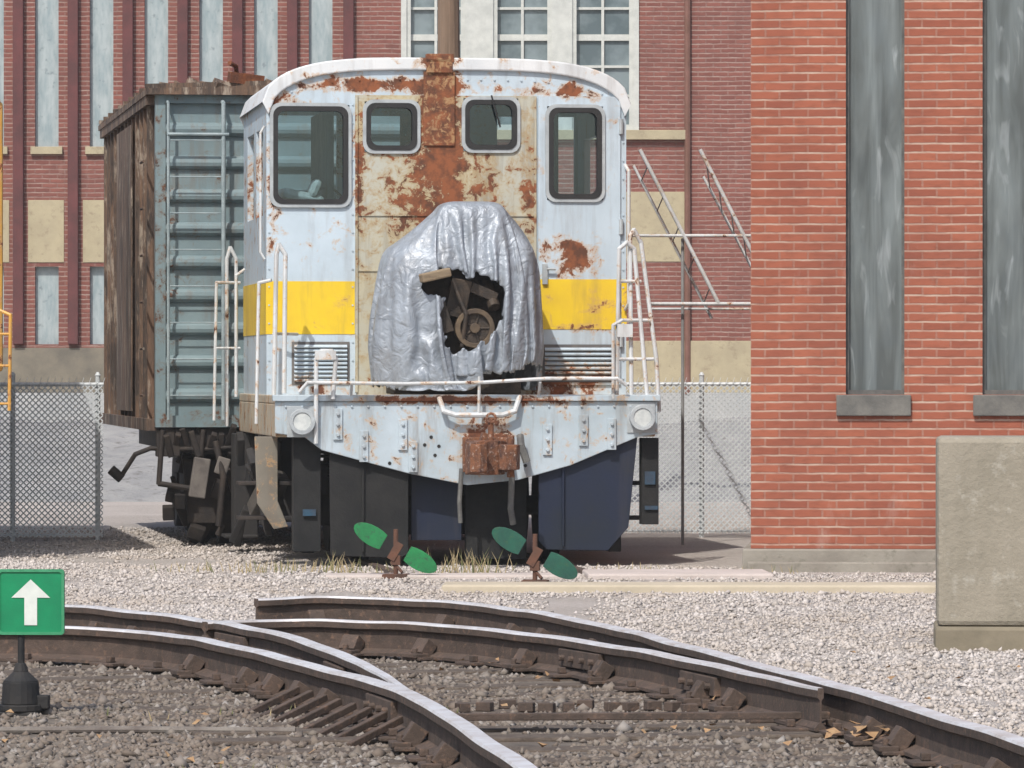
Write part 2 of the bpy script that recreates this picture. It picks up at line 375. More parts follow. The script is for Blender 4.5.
# ================================================================= GREEN SWITCH SIGN (foreground)
M_green=mottled('green_enamel',(.0,.25,.10),(.0,.19,.08),5,.45,0,.1)
M_wh=mottled('white_enamel',(.72,.76,.72),(.55,.60,.57),6,.5,0,.1)
sg=empty('switch_sign',(-2.10,22.7,0),math.radians(-3))
m=MB(); m.rrect_ring(-.135,.135,.365,.627,.012,.012,-.012,.012,1); m.box(-.137,.137,-.006,.006,.363,.629,0); m.obj('sign_plate',[M_green,mottled('pale_green_edge',(.05,.30,.15),(.03,.22,.10),8,.5)],sg)
m=MB()
m.add([(x,-.0095,z) for x,z in [(-.028,.395),(.028,.395),(.028,.515),(-.028,.515)]],[(0,1,2,3)])
m.add([(x,-.0095,z) for x,z in [(-.085,.515),(.085,.515),(0,.595)]],[(0,1,2)]); m.obj('arrow',[M_wh],sg)
m=MB(); m.cyl((-.045,.012,.18),(-.045,.012,.40),.016,10); m.cyl((-.045,0,.02),(-.045,0,.05),.10,16); m.box(-.14,.04,-.09,.09,-.02,.02)
m.cyl((-.045,0,.05),(-.045,0,.15),.085,20,0,.078); m.cyl((-.045,0,.15),(-.045,0,.195),.078,20,0,.03)
m.cyl((-.045,.0,.19),(-.045,.0,.23),.035,12,0,.022); m.box(.02,.08,-.03,.03,.03,.09); m.obj('stand',[M_black],sg,.006,False)

# ================================================================= low green targets beside loco
def target(loc,tilt,dark):
    e=empty('switch_target',loc,math.radians(random.uniform(-8,8)))
    mg=mottled('target_green',(.005,.20 if not dark else .09,.055),(.005,.13 if not dark else .055,.04),8,.6,0,.3,c3=(.02,.08,.04))
    m=MB()
    for sgn in (-1,1):
        cx=sgn*.165; cz=.225-sgn*.085
        n=20; ptsx=[]
        for i in range(n):
            a=2*math.pi*i/n; px=.155*math.cos(a); pz=.072*math.sin(a)
            if px*sgn<-.09: px=-.09*sgn
            T=tilt; ptsx.append((cx+px*math.cos(T)+pz*math.sin(T),cz-px*math.sin(T)+pz*math.cos(T)))
        m.prism(ptsx,-.008,.008)
    m.obj('target_vanes',[mg],e,.002)
    m=MB(); m.cyl((0,.02,0),(0,.02,.36),.018,8); m.box(-.09,.09,-.07,.12,0,.035); m.rbox((0,-.012,.2),(.06,.012,.14),(0,tilt,0)); m.tube([(0,0.02,.10),(.05,-.02,.05)],.012); m.box(-.035,.035,-.01,.05,.1,.17)
    m.obj('target_stand',[mottled('stand_brown',(.14,.06,.035),(.06,.035,.025),8,.85)],e,.003)
target((-.845,37.7,0),math.radians(30),False)
target((.16,36.6,0),math.radians(30),True)

# ================================================================= LOCOMOTIVE
L0=empty('locomotive',(-.346,40,0),yaw)
WC1,WC2=(.50,.60,.68),(.42,.51,.58)
blobs=[(-.05,3.60,.30,.85,.34),(-.05,3.0,.80,.55,.15),(-.05,2.70,.70,.40,.13),(1.02,2.42,.34,.25,.27),(-.65,3.78,1.0,.10,.28),(1.30,2.0,.25,.35,.10),
       (-1.38,3.0,.12,1.0,.14),(.9,3.74,.7,.10,.20),(.66,2.9,.12,.6,.16),(-.70,3.1,.09,.8,.18),(-1.0,1.42,.5,.13,.14),(.95,1.42,.6,.22,.22),(-.6,3.45,.16,.35,.08),(-1.25,1.74,.35,.06,.10),(-1.25,3.66,.3,.12,.15),(1.05,1.85,.3,.08,.16)]
RC=((.25,.085,.035),(.10,.042,.024))
M_cab=rustpaint('cab_white_paint',WC1,WC2,.645,blobs,7,.42,.45,RC)
M_cream=rustpaint('cab_cream_faded_paint',(.42,.44,.40),(.46,.41,.27),.60,blobs,10,.55,.9,RC,(.34,.22,.08),.14)
M_yel=rustpaint('cab_yellow_band',(.80,.57,.02),(.68,.46,.03),.66,blobs,6,.45,.45,RC)
M_frame=mottled('window_frame_grey',(.42,.46,.48),(.30,.33,.35),8,.5,0,.2)
M_rub=mottled('rubber_seal',(.010,.011,.013),(.02,.02,.02),8,.6,0,.1)
M_beam=rustpaint('end_beam_white',(.46,.54,.60),(.34,.41,.45),.63,[(.14,1.0,.38,.32,.22),(.5,1.27,1.6,.06,.14),(-.4,1.28,1.0,.05,.16),(-1.4,1.0,.2,.4,.08),(0,1.3,1.5,.05,.1)],9,.5,.85,RC)
FY=1.40; HW=1.44
def roofz(x): 
    q=min(1,abs(x)/1.475); return 3.64+.36*math.sqrt(max(0,1-q**4))
holes=[(-1.40,-.78,2.82,3.62),(-.66,-.23,3.25,3.65),(.13,.57,3.26,3.68),(.80,1.25,2.87,3.62)]
m=MB(); m.wall(-HW,-.72,1.32,3.70,FY,FY+.05,holes); m.wall(.70,HW,1.32,3.70,FY,FY+.05,holes)
N=40
xs=[-HW+2*HW*i/N for i in range(N+1)]
m.prism([(x,3.70) for x in xs[::-1]]+[(x,max(3.705,roofz(x)-.03)) for x in xs],FY,FY+.05)
m.obj('cab_front_wall',[M_cab],L0)
m=MB(); m.wall(-.72,.70,1.32,3.70,FY-.006,FY+.044,holes); m.obj('cab_front_center_panel',[M_cream],L0)
m=MB(); m.box(-.735,-.715,FY-.02,FY-.002,1.34,3.70); m.box(.695,.715,FY-.02,FY-.002,1.34,3.70)
for z in (2.74,2.30): m.box(-.71,.69,FY-.016,FY-.0065,z,z+.012)
m.obj('panel_seams',[M_cream],L0)
m=MB()
for k in range(26):
    x=-1.35+k*.108; m.cyl((x,FY-.001,max(3.715,roofz(x)-.17)),(x,FY-.010,max(3.715,roofz(x)-.17)),.009,6)
for k in range(16):
    for x in (-1.42,-.755,1.415): m.cyl((x,FY-.001,1.45+k*.145),(x,FY-.009,1.45+k*.145),.008,6)
m.obj('rivets',[M_cab],L0)
CL=2.55; RB=FY+CL
m=MB(); m.wall(-HW,HW,1.32,3.70,RB-.05,RB,[(-1.40,-.66,2.5,3.66),(-.50,-.12,3.1,3.66),(.05,.45,3.1,3.66),(.70,1.36,2.6,3.66)])
m.prism([(x,3.70) for x in xs[::-1]]+[(x,max(3.705,roofz(x)-.03)) for x in xs],RB-.05,RB)
for sx in (-1,1):
    a,b_=(sx*HW,sx*(HW-.05)); a,b_=min(a,b_),max(a,b_)
    m.wall(FY+.051,RB-.051,1.32,3.68,a,b_,[(FY+.35,FY+1.1,2.75,3.45),(FY+1.35,FY+2.1,2.75,3.45)],axis='y')
m.obj('cab_side_and_rear_walls',[M_cab],L0)
m=MB(); m.box(-HW+.055,HW-.055,RB-.07,RB-.055,1.35,2.45); m.box(-.95,.55,FY+1.2,FY+2.0,1.33,2.55); m.box(-1.38,1.38,FY+.06,RB-.08,1.321,1.34); m.box(.2,.55,FY+1.9,FY+2.1,2.5,3.0)
m.tube([(-.9,FY+.9,2.2),(-.9,FY+.8,2.82)],.03); m.ring((-.9,FY+.78,2.85),.13,.15,'y',20,.03); m.box(-.92,-.86,FY+.5,FY+2.0,2.3,3.62); m.box(.96,1.0,FY+.8,FY+2.2,2.3,3.62)
m.obj('cab_interior',[mottled('interior_dark',(.05,.07,.08),(.10,.12,.13),4)],L0,.02)
m=MB(); m.rbox((-1.14,FY+.5,2.90),(.36,.3,.09),(0,.2,.2)); m.rbox((-1.02,FY+.5,2.97),(.08,.3,.16),(0,.4,0)); m.obj('cab_seat',[mottled('seat_vinyl',(.60,.60,.56),(.45,.43,.38),6)],L0,.04)
m=MB(); R=[(-1.475+2.95*i/60) for i in range(61)]
up=[(x,roofz(x)) for x in R]; dn=[(x*.965,roofz(x)-.10) for x in R]
for i in range(60):
    for (y0,y1) in ((FY-.035,RB+.03),):
        a,b_,c_,d_=up[i],up[i+1],dn[i+1],dn[i]
        vs=[(q[0],y,q[1]) for y in (y0,y1) for q in (a,b_,c_,d_)]
        m.add(vs,[(0,1,2,3),(4,7,6,5),(0,4,5,1),(3,2,6,7)])
m.obj('cab_roof',[rustpaint('roof_white',(.68,.71,.73),(.57,.61,.64),.64,[(-.06,4.0,.25,.25,.3),(-.9,3.85,.8,.05,.12)],8,.5,.45,RC)],L0,.012,merge=True)
m=MB(); m.rbox((-.06,FY+.0,3.995),(.22,.09,.07)); m.cyl((-.06,FY+.2,3.96),(-.06,FY+.2,4.04),.07,12); m.box(-.19,.06,FY-.022,FY-.0065,3.30,3.89); m.box(-.17,.04,FY-.045,FY-.036,3.88,3.99)
m.obj('exhaust_duct',[rustpaint('duct_rusty',(.34,.20,.09),(.38,.27,.15),.45,(),13,.8,.6,RC,(.28,.12,.05))],L0,.006)
m=MB(); m.box(-HW-.004,-.738,FY-.004,FY-.0005,1.80,2.22); m.box(-HW-.004,-HW-.0005,FY,RB,1.80,2.22); m.box(HW+.0005,HW+.004,FY,RB,1.80,2.22)
m.box(.735,1.385,FY-.026,FY-.0235,1.84,2.24); m.box(1.402,HW+.004,FY-.004,FY-.0005,1.84,2.24); m.obj('yellow_band',[M_yel],L0)
dh=[(.80,1.25,2.87,3.62)]
m=MB(); m.wall(.73,1.39,1.40,3.70,FY-.022,FY-.001,dh); m.obj('cab_door',[M_cab],L0)
m=MB(); m.box(.76,.80,FY-.05,FY-.022,2.2,2.36); m.tube([(.80,FY-.06,2.32),(.86,FY-.06,2.32)],.010)
for z in (1.7,2.6,3.4): m.cyl((1.395,FY-.025,z),(1.395,FY-.025,z+.12),.018,8)
m.obj('door_hardware',[M_frame],L0)
m=MB(); g2=MB()
for i,(a,b_,c_,d_) in enumerate(holes):
    y=FY-.022 if i==3 else FY-.006
    m.rrect_ring(a+.03,b_-.03,c_+.03,d_-.03,.045,.07,y-.018,y-.0008,0)
    m.rrect_ring(a+.05,b_-.05,c_+.05,d_-.05,.038,.06,y-.024,y+.03,1)
    g2.box(a,b_,FY+.015,FY+.02,c_,d_)
m.obj('window_frames',[M_frame,M_rub],L0)
g2.obj('window_panes',[M_glass],L0)
m=MB(); m.tube([(.35,FY-.05,3.7),(.42,FY-.05,3.45)],.007)
m.obj('wipers',[M_rub],L0)
def louver(m,x0,x1,z0,z1,n,y):
    m.box(x0-.02,x1+.02,y-.006,y-.001,z0-.02,z1+.02,0)
    for i in range(n):
        z=z0+(z1-z0)*(i+.5)/n; m.rbox(((x0+x1)/2,y-.018,z),(x1-x0,.03,.012),(.6,0,0),1)
m=MB(); louver(m,-1.22,-.80,1.42,1.72,9,FY-.001); louver(m,.78,1.34,1.44,1.70,7,FY-.024); m.obj('louvers',[mottled('louver_dark',(.10,.10,.11),(.16,.15,.14),6),M_cab],L0)
m=MB(); m.tube([(-1.45,FY+.1,2.4),(-1.48,FY+.1,2.45),(-1.48,FY+.1,3.4),(-1.45,FY+.1,3.45)],.010); m.tube([(1.43,FY-.03,2.0),(1.45,FY-.08,2.05),(1.45,FY-.08,3.1),(1.43,FY-.03,3.15)],.014)
m.obj('cab_grab_irons',[M_white],L0)
DLn=4.05
m=MB(); m.box(-1.47,1.47,.03,DLn,1.255,1.32); m.box(-1.47,-1.38,.05,DLn,1.0,1.254); m.box(1.38,1.47,.05,DLn,1.0,1.254)
m.obj('deck_and_side_sills',[rustpaint('deck_cream',(.46,.42,.33),(.34,.31,.25),.58,(),7,.7,.7,RC)],L0,.008)
m=MB(); P=[(-1.48,1.275),(1.48,1.275),(1.48,1.02),(1.33,1.00),(.80,.78),(.40,.67),(.0,.63),(-.45,.72),(-1.12,.90),(-1.25,1.0),(-1.48,1.03)]
m.prism(P[::-1],-.02,.03); m.box(-1.50,1.50,-.05,.06,1.276,1.325); m.obj('end_beam',[M_beam],L0,.006)
m=MB()
for x,z in ((-.80,.93),(-.50,1.02),(-.42,.85),(.62,.98),(.90,1.05),(1.12,1.02),(-1.0,1.10)):
    m.box(x-.035,x+.035,-.038,-.021,z-.12,z+.12)
    for k in (-.08,0,.08): m.cyl((x,-.036,z+k),(x,-.055,z+k),.014,6)
for i in range(23): 
    x=-1.4+i*.127; m.cyl((x,-.02,1.235),(x,-.032,1.235),.010,6)
m.obj('beam_straps_and_bolts',[M_beam],L0,.003)
m=MB()
for x,z in ((-.28,1.0),(-.22,.93),(-.33,.94),(-.25,.86),(-.6,.80),(.45,.78),(.33,.88)): m.cyl((x,-.021,z),(x,-.024,z),.014,8)
m.obj('beam_holes',[M_black],L0)
M_lens=mottled('lamp_lens',(.60,.63,.62),(.40,.44,.45),14,.15,0,.1)
m=MB()
for x,z in ((-1.28,1.12),(1.35,1.15)):
    m.cyl((x,-.10,z),(x,-.02,z),.095,20,0); m.ring((x,-.105,z),.07,.1,'y',20,.02,0); m.cyl((x,-.107,z),(x,-.10,z),.07,20,1); m.box(x-.11,x+.11,-.03,-.021,z-.12,z+.12,0)
m.obj('headlights',[M_frame,M_lens],L0,.004)
m=MB(); cx,cz=.14,.85
m.box(cx-.18,cx+.16,-.10,-.025,cz-.12,cz+.15); m.box(cx-.09,cx+.09,-.48,-.10,cz-.09,cz+.09)
head=[(-.19,-.46),(-.22,-.58),(-.20,-.74),(-.13,-.80),(-.07,-.74),(-.09,-.64),(-.04,-.58),(.03,-.58),(.10,-.46)]
vs=[(cx+x,y,cz+z*(1 if y>-.6 else .82)) for z in (-.13,.13) for x,y in head]; n=len(head)
m.add(vs,[tuple(range(n)),tuple(range(2*n-1,n-1,-1))]+[(i,i+n,(i+1)%n+n,(i+1)%n) for i in range(n)])
kn=[(.03,-.56),(.06,-.66),(.02,-.74),(.06,-.80),(.15,-.76),(.19,-.64),(.17,-.50),(.11,-.47)]
vs=[(cx+x,y,cz+z) for z in (-.09,.10) for x,y in kn]; n=len(kn)
m.add(vs,[tuple(range(n)),tuple(range(2*n-1,n-1,-1))]+[(i,i+n,(i+1)%n+n,(i+1)%n) for i in range(n)])
m.cyl((cx+.13,-.56,cz-.15),(cx+.13,-.56,cz+.17),.03,10)
m.cyl((cx-.01,-.46,cz+.08),(cx-.01,-.46,cz+.30),.024,8); m.rbox((cx-.03,-.33,cz+.14),(.09,.12,.08),(0,.3,0)); m.ring((cx-.01,-.48,cz+.30),.025,.045,'y',12,.02)
for a in (-.15,.13):
    for b_ in (-.09,.12): m.cyl((cx+a,-.10,cz+b_),(cx+a,-.13,cz+b_),.02,6)
m.obj('coupler',[mottled('coupler_rust',(.27,.11,.05),(.08,.04,.03),10,.85,0,.8,.02,c3=(.46,.36,.30))],L0,.02)
m=MB()
m.tube([(-1.17,-.06,.96),(-1.17,-.08,1.60),(-1.13,-.08,1.66),(-1.05,-.08,1.66),(-1.02,-.08,1.60),(-1.04,-.06,1.3)],.017)
m.rbox((-1.10,-.08,1.63),(.16,.05,.07))
m.tube([(-1.30,-.12,1.35),(-1.24,-.14,1.42),(-.5,-.13,1.41),(.1,-.14,1.42),(.6,-.14,1.45),(1.15,-.12,1.45),(1.22,-.10,1.40)],.014)
m.tube([(-.22,-.06,1.30),(-.19,-.09,1.20),(-.10,-.10,1.17),(.26,-.10,1.17),(.36,-.09,1.20),(.40,-.06,1.31)],.020)
m.tube([(.08,-.10,1.17),(.08,-.13,1.46)],.012)
for x in (-.9,.55): m.tube([(x,-.04,1.32),(x,-.13,1.42)],.012)
m.tube([(1.16,-.02,1.32),(1.18,-.02,2.45),(1.24,-.02,2.50),(1.30,0,2.45),(1.40,.0,1.32)],.017)
m.tube([(1.28,.02,1.32),(1.27,.02,2.55),(1.30,.02,2.6),(1.36,.05,2.5),(1.48,.05,1.6),(1.50,.05,1.2)],.017)
m.tube([(1.18,-.02,1.9),(1.42,.02,1.9)],.013); m.tube([(1.17,-.02,1.6),(1.45,.02,1.6)],.013); m.tube([(1.18,-.02,2.2),(1.35,.02,2.2)],.013)
m.rbox((1.22,-.03,1.82),(.12,.05,.10)); m.tube([(1.13,-.04,1.3),(1.13,-.04,1.86),(1.2,-.04,1.9)],.014)
m.tube([(-1.42,.9,1.32),(-1.40,.9,2.42),(-1.38,.9,2.50),(-1.33,.9,2.42),(-1.34,.9,1.34)],.018)
m.tube([(-1.55,1.0,1.1),(-1.53,1.0,2.2),(-1.44,.95,2.22)],.014); m.tube([(-1.42,.9,1.8),(-1.2,1.35,1.8)],.012)
m.tube([(-1.58,4.0,1.05),(-1.58,4.0,2.45),(-1.55,4.0,2.55),(-1.50,4.0,2.45),(-1.50,4.0,1.3)],.016)
m.tube([(-1.70,3.8,1.1),(-1.68,3.8,2.25),(-1.48,3.9,2.25)],.013); m.tube([(-1.68,3.8,1.7),(-1.48,3.9,1.7)],.011)
m.tube([(-1.55,3.3,1.3),(-1.55,3.3,2.3),(-1.48,3.3,2.35)],.012)
m.obj('handrails_and_lever',[M_white],L0)
m=MB(); m.tube([(.32,-.08,.86),(.33,-.14,.7),(.32,-.15,.45),(.34,-.13,.34)],.024); m.tube([(-.05,-.06,.75),(-.07,-.1,.5),(-.06,-.08,.35)],.018)
m.tube([(.40,-.10,1.0),(.40,-.16,.93),(.44,-.16,.82)],.03)
m.obj('brake_hoses',[mottled('hose_grey',(.16,.16,.15),(.08,.08,.08),8)],L0)
M_navy=rustpaint('pilot_navy',(.003,.010,.034),(.006,.012,.024),.68,(),5,.6,.12,((.03,.018,.015),(.02,.015,.012)),(.012,.014,.022))
M_soot=mottled('pilot_soot',(.005,.006,.007),(.016,.016,.016),5,.85,0,.4)
m=MB(); m.prism([(-1.06,.90),(-.45,.73),(-.45,.10),(-.52,.07),(-1.05,.09)],.035,.06,1); m.prism([(.56,.715),(1.33,1.0),(1.26,.30),(1.10,.12),(.62,.13),(.56,.2)][::-1],.035,.06,0)
m.box(-.41,-.02,.20,.23,.20,.9,0); m.box(.02,.5,.3,.34,.05,.9,1); m.box(1.37,1.50,.06,.22,.32,.99,1); m.box(-1.33,-1.12,.10,.28,.12,1.0,1)
m.tube([(.75,.02,.80),(.75,.02,.16)],.012,8,0); m.tube([(-.8,.02,.76),(-.8,.02,.12)],.012,8,1)
m.obj('pilot_plates',[M_navy,M_soot],L0,.01)
m=MB()
for z in (.35,.62): m.box(-1.72,-1.30,.55,.85,z,z+.03,1); m.box(1.28,1.52,.25,.5,z,z+.03,1)
m.prism([(-1.60,1.0),(-1.42,1.0),(-1.42,.50),(-1.34,.30),(-1.45,.28),(-1.58,.48)],.50,.54); 
m.obj('steps',[rustpaint('step_cream',(.22,.20,.165),(.13,.12,.10),.60,(),8,.8,.7,RC),M_dark],L0,.006)
m=MB(); m.rbox((1.43,.05,.68),(.08,.02,.10)); m.rbox((-1.21,.08,.42),(.10,.02,.05)); m.rbox((1.44,.05,.45),(.10,.02,.03)); m.obj('pilot_tags',[mottled('blue_tag',(.02,.07,.12),(.03,.045,.07),12)],L0)
m=MB()
for y in (1.0,3.1):
    for sx in (-1,1):
        x=sx*.76
        m.cyl((x-.06,y,.45),(x+.06,y,.45),.43,28); m.cyl((x-sx*.08,y,.45),(x-sx*.03,y,.45),.46,28)
        m.cyl((sx*1.0,y,.45),(sx*1.14,y,.45),.13,12); m.box(sx*1.02-.09,sx*1.02+.09,y-.24,y+.24,.30,.68)
        for k in (-.2,.2):
            for q in range(5): m.cyl((sx*1.05,y+k,.68+q*.05),(sx*1.05,y+k,.70+q*.05),.075,12)
    m.cyl((-.8,y,.45),(.8,y,.45),.08,12)
for sx in (-1,1):
    m.box(sx*1.08-.05,sx*1.08+.05,.5,3.9,.55,.78); m.box(sx*1.28-.12,sx*1.28+.12,1.7,2.6,.30,.98); m.cyl((sx*1.3,2.8,.75),(sx*1.3,3.6,.75),.17,16)
    m.tube([(sx*1.35,1.2,.95),(sx*1.38,1.5,.5),(sx*1.3,1.9,.35)],.025); m.box(sx*1.2-.05,sx*1.2+.05,.35,.55,.1,.6)
    m.tube([(sx*1.25,.4,.9),(sx*1.28,.6,.3),(sx*1.2,.8,.2)],.03)
    m.box(sx*1.46-.10,sx*1.46+.10,3.4,3.75,.10,.99); m.box(sx*1.5-.14,sx*1.5+.14,3.35,3.8,.12,.15)
m.box(-1.0,1.0,.4,4.0,.85,1.25); m.box(-.6,.6,1.6,2.6,.2,.9)
for k in range(14):
    m.rbox((-1.42+random.uniform(-.14,.12),random.uniform(1.0,3.9),random.uniform(.2,.95)),(.06,random.uniform(.06,.25),random.uniform(.1,.35)),(random.random(),random.uniform(-.5,.5),0))
m.obj('running_gear',[M_black],L0,.012)
m=MB()
for y,z,a in ((.8,.55,.4),(1.6,.75,0),(2.2,.5,.7)): m.rbox((-1.42,y,z),(.10,.16,.34),(a,.2,.3))
m.obj('gear_boxes',[mottled('dirty_grey_iron',(.03,.028,.025),(.08,.07,.06),6)],L0,.01)

# ---- spare engine with tarpaulin on front deck
TX,TY=-.01,.78
m=MB(); m.box(TX-.38,TX+.36,TY-.10,TY+.4,1.33,2.35,0); m.box(TX-.5,TX+.5,TY-.2,TY+.4,1.33,1.42,0)
m.cyl((TX+.12,TY-.34,1.84),(TX+.12,TY-.18,1.84),.15,24,0); m.ring((TX+.12,TY-.35,1.84),.115,.155,'y',28,.05,1); m.cyl((TX+.12,TY-.37,1.84),(TX+.12,TY-.32,1.84),.04,12,1)
for k in range(5):
    a=k*1.256; m.tube([(TX+.12,TY-.34,1.84),(TX+.12+.12*math.cos(a),TY-.34,1.84+.12*math.sin(a))],.012,6,0)
m.cyl((TX+.28,TY-.30,2.0),(TX+.22,TY-.1,2.25),.05,10,0); m.rbox((TX+.0,TY-.24,2.08),(.16,.12,.3),(.1,.2,0),0); m.tube([(TX-.05,TY-.34,2.2),(TX+.05,TY-.38,1.95),(TX+.02,TY-.35,1.7)],.02,8,0)
m.rbox((TX+.20,TY-.25,2.12),(.22,.1,.08),(0,.4,0),0); m.rbox((TX-.12,TY-.28,1.92),(.10,.1,.24),(0,-.3,0),0)
m.obj('spare_engine',[mottled('engine_grime',(.022,.018,.015),(.07,.05,.035),8,.6,.2,.6),mottled('pulley_tan',(.12,.085,.05),(.06,.042,.028),9,.7)],L0,.01)
m=MB(); m.rbox((TX-.20,TY-.44,2.25),(.24,.10,.07),(0,-.22,.2)); m.obj('wood_block',[mottled('old_wood',(.26,.20,.13),(.17,.13,.085),4,.8,0,.4,.01,(1,1,8))],L0,.012)
out=[]
for v in DV:
    x,y,z=v
    cy=y-.05
    e=math.sqrt((x/.70)**2+(cy/.54)**2)
    lim=.97 if z>1.7 else .97-.10*(1.7-z)/.35
    if e>lim: k=(lim+(e-lim)*.28)/e; x*=k; cy*=k
    out.append((x,cy+.05,z))
def hole(x,z):
    a=(x-.09-.25*(z-1.94))/.245; b_=(z-1.95)/.30; w_=.4*noise.noise(Vector((x*5,z*5,4)))+.25*noise.noise(Vector((x*14,z*14,9)))
    if a*a+b_*b_+w_<1: return True
    a=(x+.12-.3*(z-2.2))/.18; b_=(z-2.19)/.11
    return a*a+b_*b_+w_<1
fs=[]
for q in DF:
    cx_=sum(out[k][0] for k in q)/len(q); cy_=sum(out[k][1] for k in q)/len(q); cz_=sum(out[k][2] for k in q)/len(q)
    if cy_<-.1 and hole(cx_,cz_): continue
    fs.append(q)
used=sorted({k for f in fs for k in f}); mp={k:i for i,k in enumerate(used)}
tm=MB(); tm.add([(out[k][0]+TX,out[k][1]+TY-.03,out[k][2]) for k in used],[tuple(mp[k] for k in f) for f in fs])
t=NT('silver_tarpaulin'); c=t.mix(t.mr(t.noise(2.5,5,.6),.35,.65),(.33,.375,.43),(.22,.25,.29)); c=t.mix(t.mr(t.noise(7,5,.7,(1,1,.5)),.50,.75,0,.6),c,(.15,.145,.14))
t.bump(t.noise(8,4,.5,dist=1.8),.6,.035); M_tarp=t.fin(c,.42,.15)
to=tm.obj('tarpaulin',[M_tarp],L0,0,True); sm=to.modifiers.new('sub','SUBSURF'); sm.levels=1; sm.render_levels=1; sm=to.modifiers.new('s','SOLIDIFY'); sm.thickness=.005

# ================================================================= BOXCAR
BX=empty('boxcar',(-3.03,44.3,0),math.radians(8))
M_be=rustpaint('boxcar_end_teal',(.19,.26,.28),(.14,.20,.22),.645,[(0.05,2.5,.25,2.5,.10),(1.4,3.9,2.5,.2,.10),(1.4,1.1,2.5,.25,.14)],8,.7,.8,((.13,.065,.04),(.06,.04,.03)),(.15,.13,.11))
t=NT('boxcar_side_rust'); f=t.noise(6,6,.8,(1,1,.10)); c=t.mix(t.mr(f,.38,.60),(.06,.045,.037),(.17,.105,.068)); c=t.mix(t.mr(t.noise(9,5,.75,(1,1,.25)),.52,.62),c,(.30,.25,.20)); c=t.mix(t.mr(t.noise(4,5,.75,(1,1,.3)),.50,.60,0,.85),c,(.035,.028,.025)); t.bump(f,.6,.03); M_bs=t.fin(c,.85)
m=MB(); W=2.85; LN=6.6; zt=3.86
m.box(0,W,0,.05,1.05,zt)
nr=9
for k in range(nr):
    z=1.3+k*(zt-1.45)/(nr-.5)
    for i in range(6):
        a0=math.pi*i/6;a1=math.pi*(i+1)/6
        m.add([(x,-.055*math.sin(a),z-.06*math.cos(a)) for a in (a0,a1) for x in (.07,W-.07)],[(0,1,3,2)])
m.box(-.012,.075,-.055,.06,1.03,zt+.01); m.box(W-.075,W+.012,-.055,.06,1.03,zt+.01); m.box(.076,W-.076,-.05,-.001,1.03,1.13); m.box(.076,W-.076,-.05,-.001,zt-.07,zt)
m.obj('end_wall',[M_be],BX,0)
m=MB(); m.box(0.0,.05,.061,LN,1.05,zt); m.box(W-.05,W,.061,LN,1.05,zt); m.box(.05,W-.05,LN-.05,LN,1.05,zt)
for k in range(13): 
    y=.3+k*.5; m.box(-.055,-.001,y,y+.07,1.06,zt-.05); m.box(W+.001,W+.055,y,y+.07,1.06,zt-.05)
m.box(-.07,-.056,2.2,4.2,1.15,zt-.15); m.box(-.08,-.002,.06,LN,1.0,1.10); m.box(-.08,-.002,.06,LN,zt-.08,zt)
for k in range(6): m.tube([(-.10,.12,1.3+k*.4),(-.10,.45,1.3+k*.4)],.012)
m.obj('side_walls',[M_bs],BX)
m=MB(); cxm=W/2
rp=[(-.09,zt),(-.09,zt+.05),(cxm,zt+.10),(W+.09,zt+.05),(W+.09,zt)]
m.prism(rp[::-1],-.12,LN+.1)
for k in range(10):
    y=-.1+k*.72; m.prism([(-.10,zt+.051),(-.10,zt+.09),(cxm,zt+.14),(W+.10,zt+.09),(W+.10,zt+.051),(cxm,zt+.101)][::-1],y,y+.06)
m.box(cxm-.3,cxm+.3,.6,LN,zt+.15,zt+.17)
for k in range(16):
    x=.1+k*.11; m.rbox((x,-.1+random.uniform(0,.2),zt+.05+.02*x+random.uniform(0,.04)),(.10,.12,.05),(random.random(),random.random()*.5,random.random()))
m.obj('roof',[M_bs],BX)
m=MB(); m.tube([(.70,.1,zt+.12),(.68,0,zt+.25),(.62,-.1,zt+.27)],.02); m.rbox((.76,-.05,zt+.14),(.30,.10,.09),(.1,.1,.2)); m.obj('running_board_bracket',[M_rust],BX)
m=MB()
for x in (.09,.56): m.tube([(x,-.16,1.1),(x,-.16,3.78),(x,-.08,3.80)],.019 if x>.3 else .013)
for k in range(8): m.tube([(.09,-.155,1.3+k*.31),(.56,-.155,1.3+k*.31)],.006)
m.tube([(.09,-.17,3.52),(.6,-.17,3.52)],.014)
m.obj('end_ladder',[mottled('ladder_teal',(.33,.40,.42),(.20,.26,.28),6,.6)],BX)
m=MB()
m.box(.3,W-.3,.0,LN,.80,1.02); m.box(.0,.2,-.02,.14,.78,1.02)
for y in (.9,2.4):
    for x in (.66,2.19):
        m.cyl((x-.06,y,.42),(x+.06,y,.42),.41,26)
    m.cyl((.3,y,.42),(2.55,y,.42),.08,12)
    m.box(.34,.52,y-.18,y+.18,.28,.6)
for y in (4.6,5.9):
    for x in (.66,2.19): m.cyl((x-.06,y,.42),(x+.06,y,.42),.41,26)
m.box(.36,.50,.6,2.7,.58,.72); m.box(.34,.54,1.4,1.9,.3,.85)
for q in range(5):
    for y in (1.5,1.7): m.cyl((.44,y,.45+q*.07),(.44,y,.48+q*.07),.09,12)
m.prism([(x,z) for x,z in ((.30,.20),(.55,.20),(.62,.75),(.25,.75))][::-1],.35,.42)
m.tube([(-.30,.1,.60),(-.18,0,.80),(-.05,0,.85),(.4,0,.84),(1.2,-.1,.9)],.022); m.tube([(-.30,.1,.60),(-.37,.1,.66)],.045)
m.tube([(.05,-.02,1.0),(.02,-.02,.55),(.35,-.02,.5),(.4,-.02,1.0)],.025); m.tube([(.5,-.1,.9),(.56,-.16,.6),(.52,-.14,.2)],.03); m.tube([(.75,-.1,.9),(.8,-.15,.5),(.7,-.15,.15)],.03)
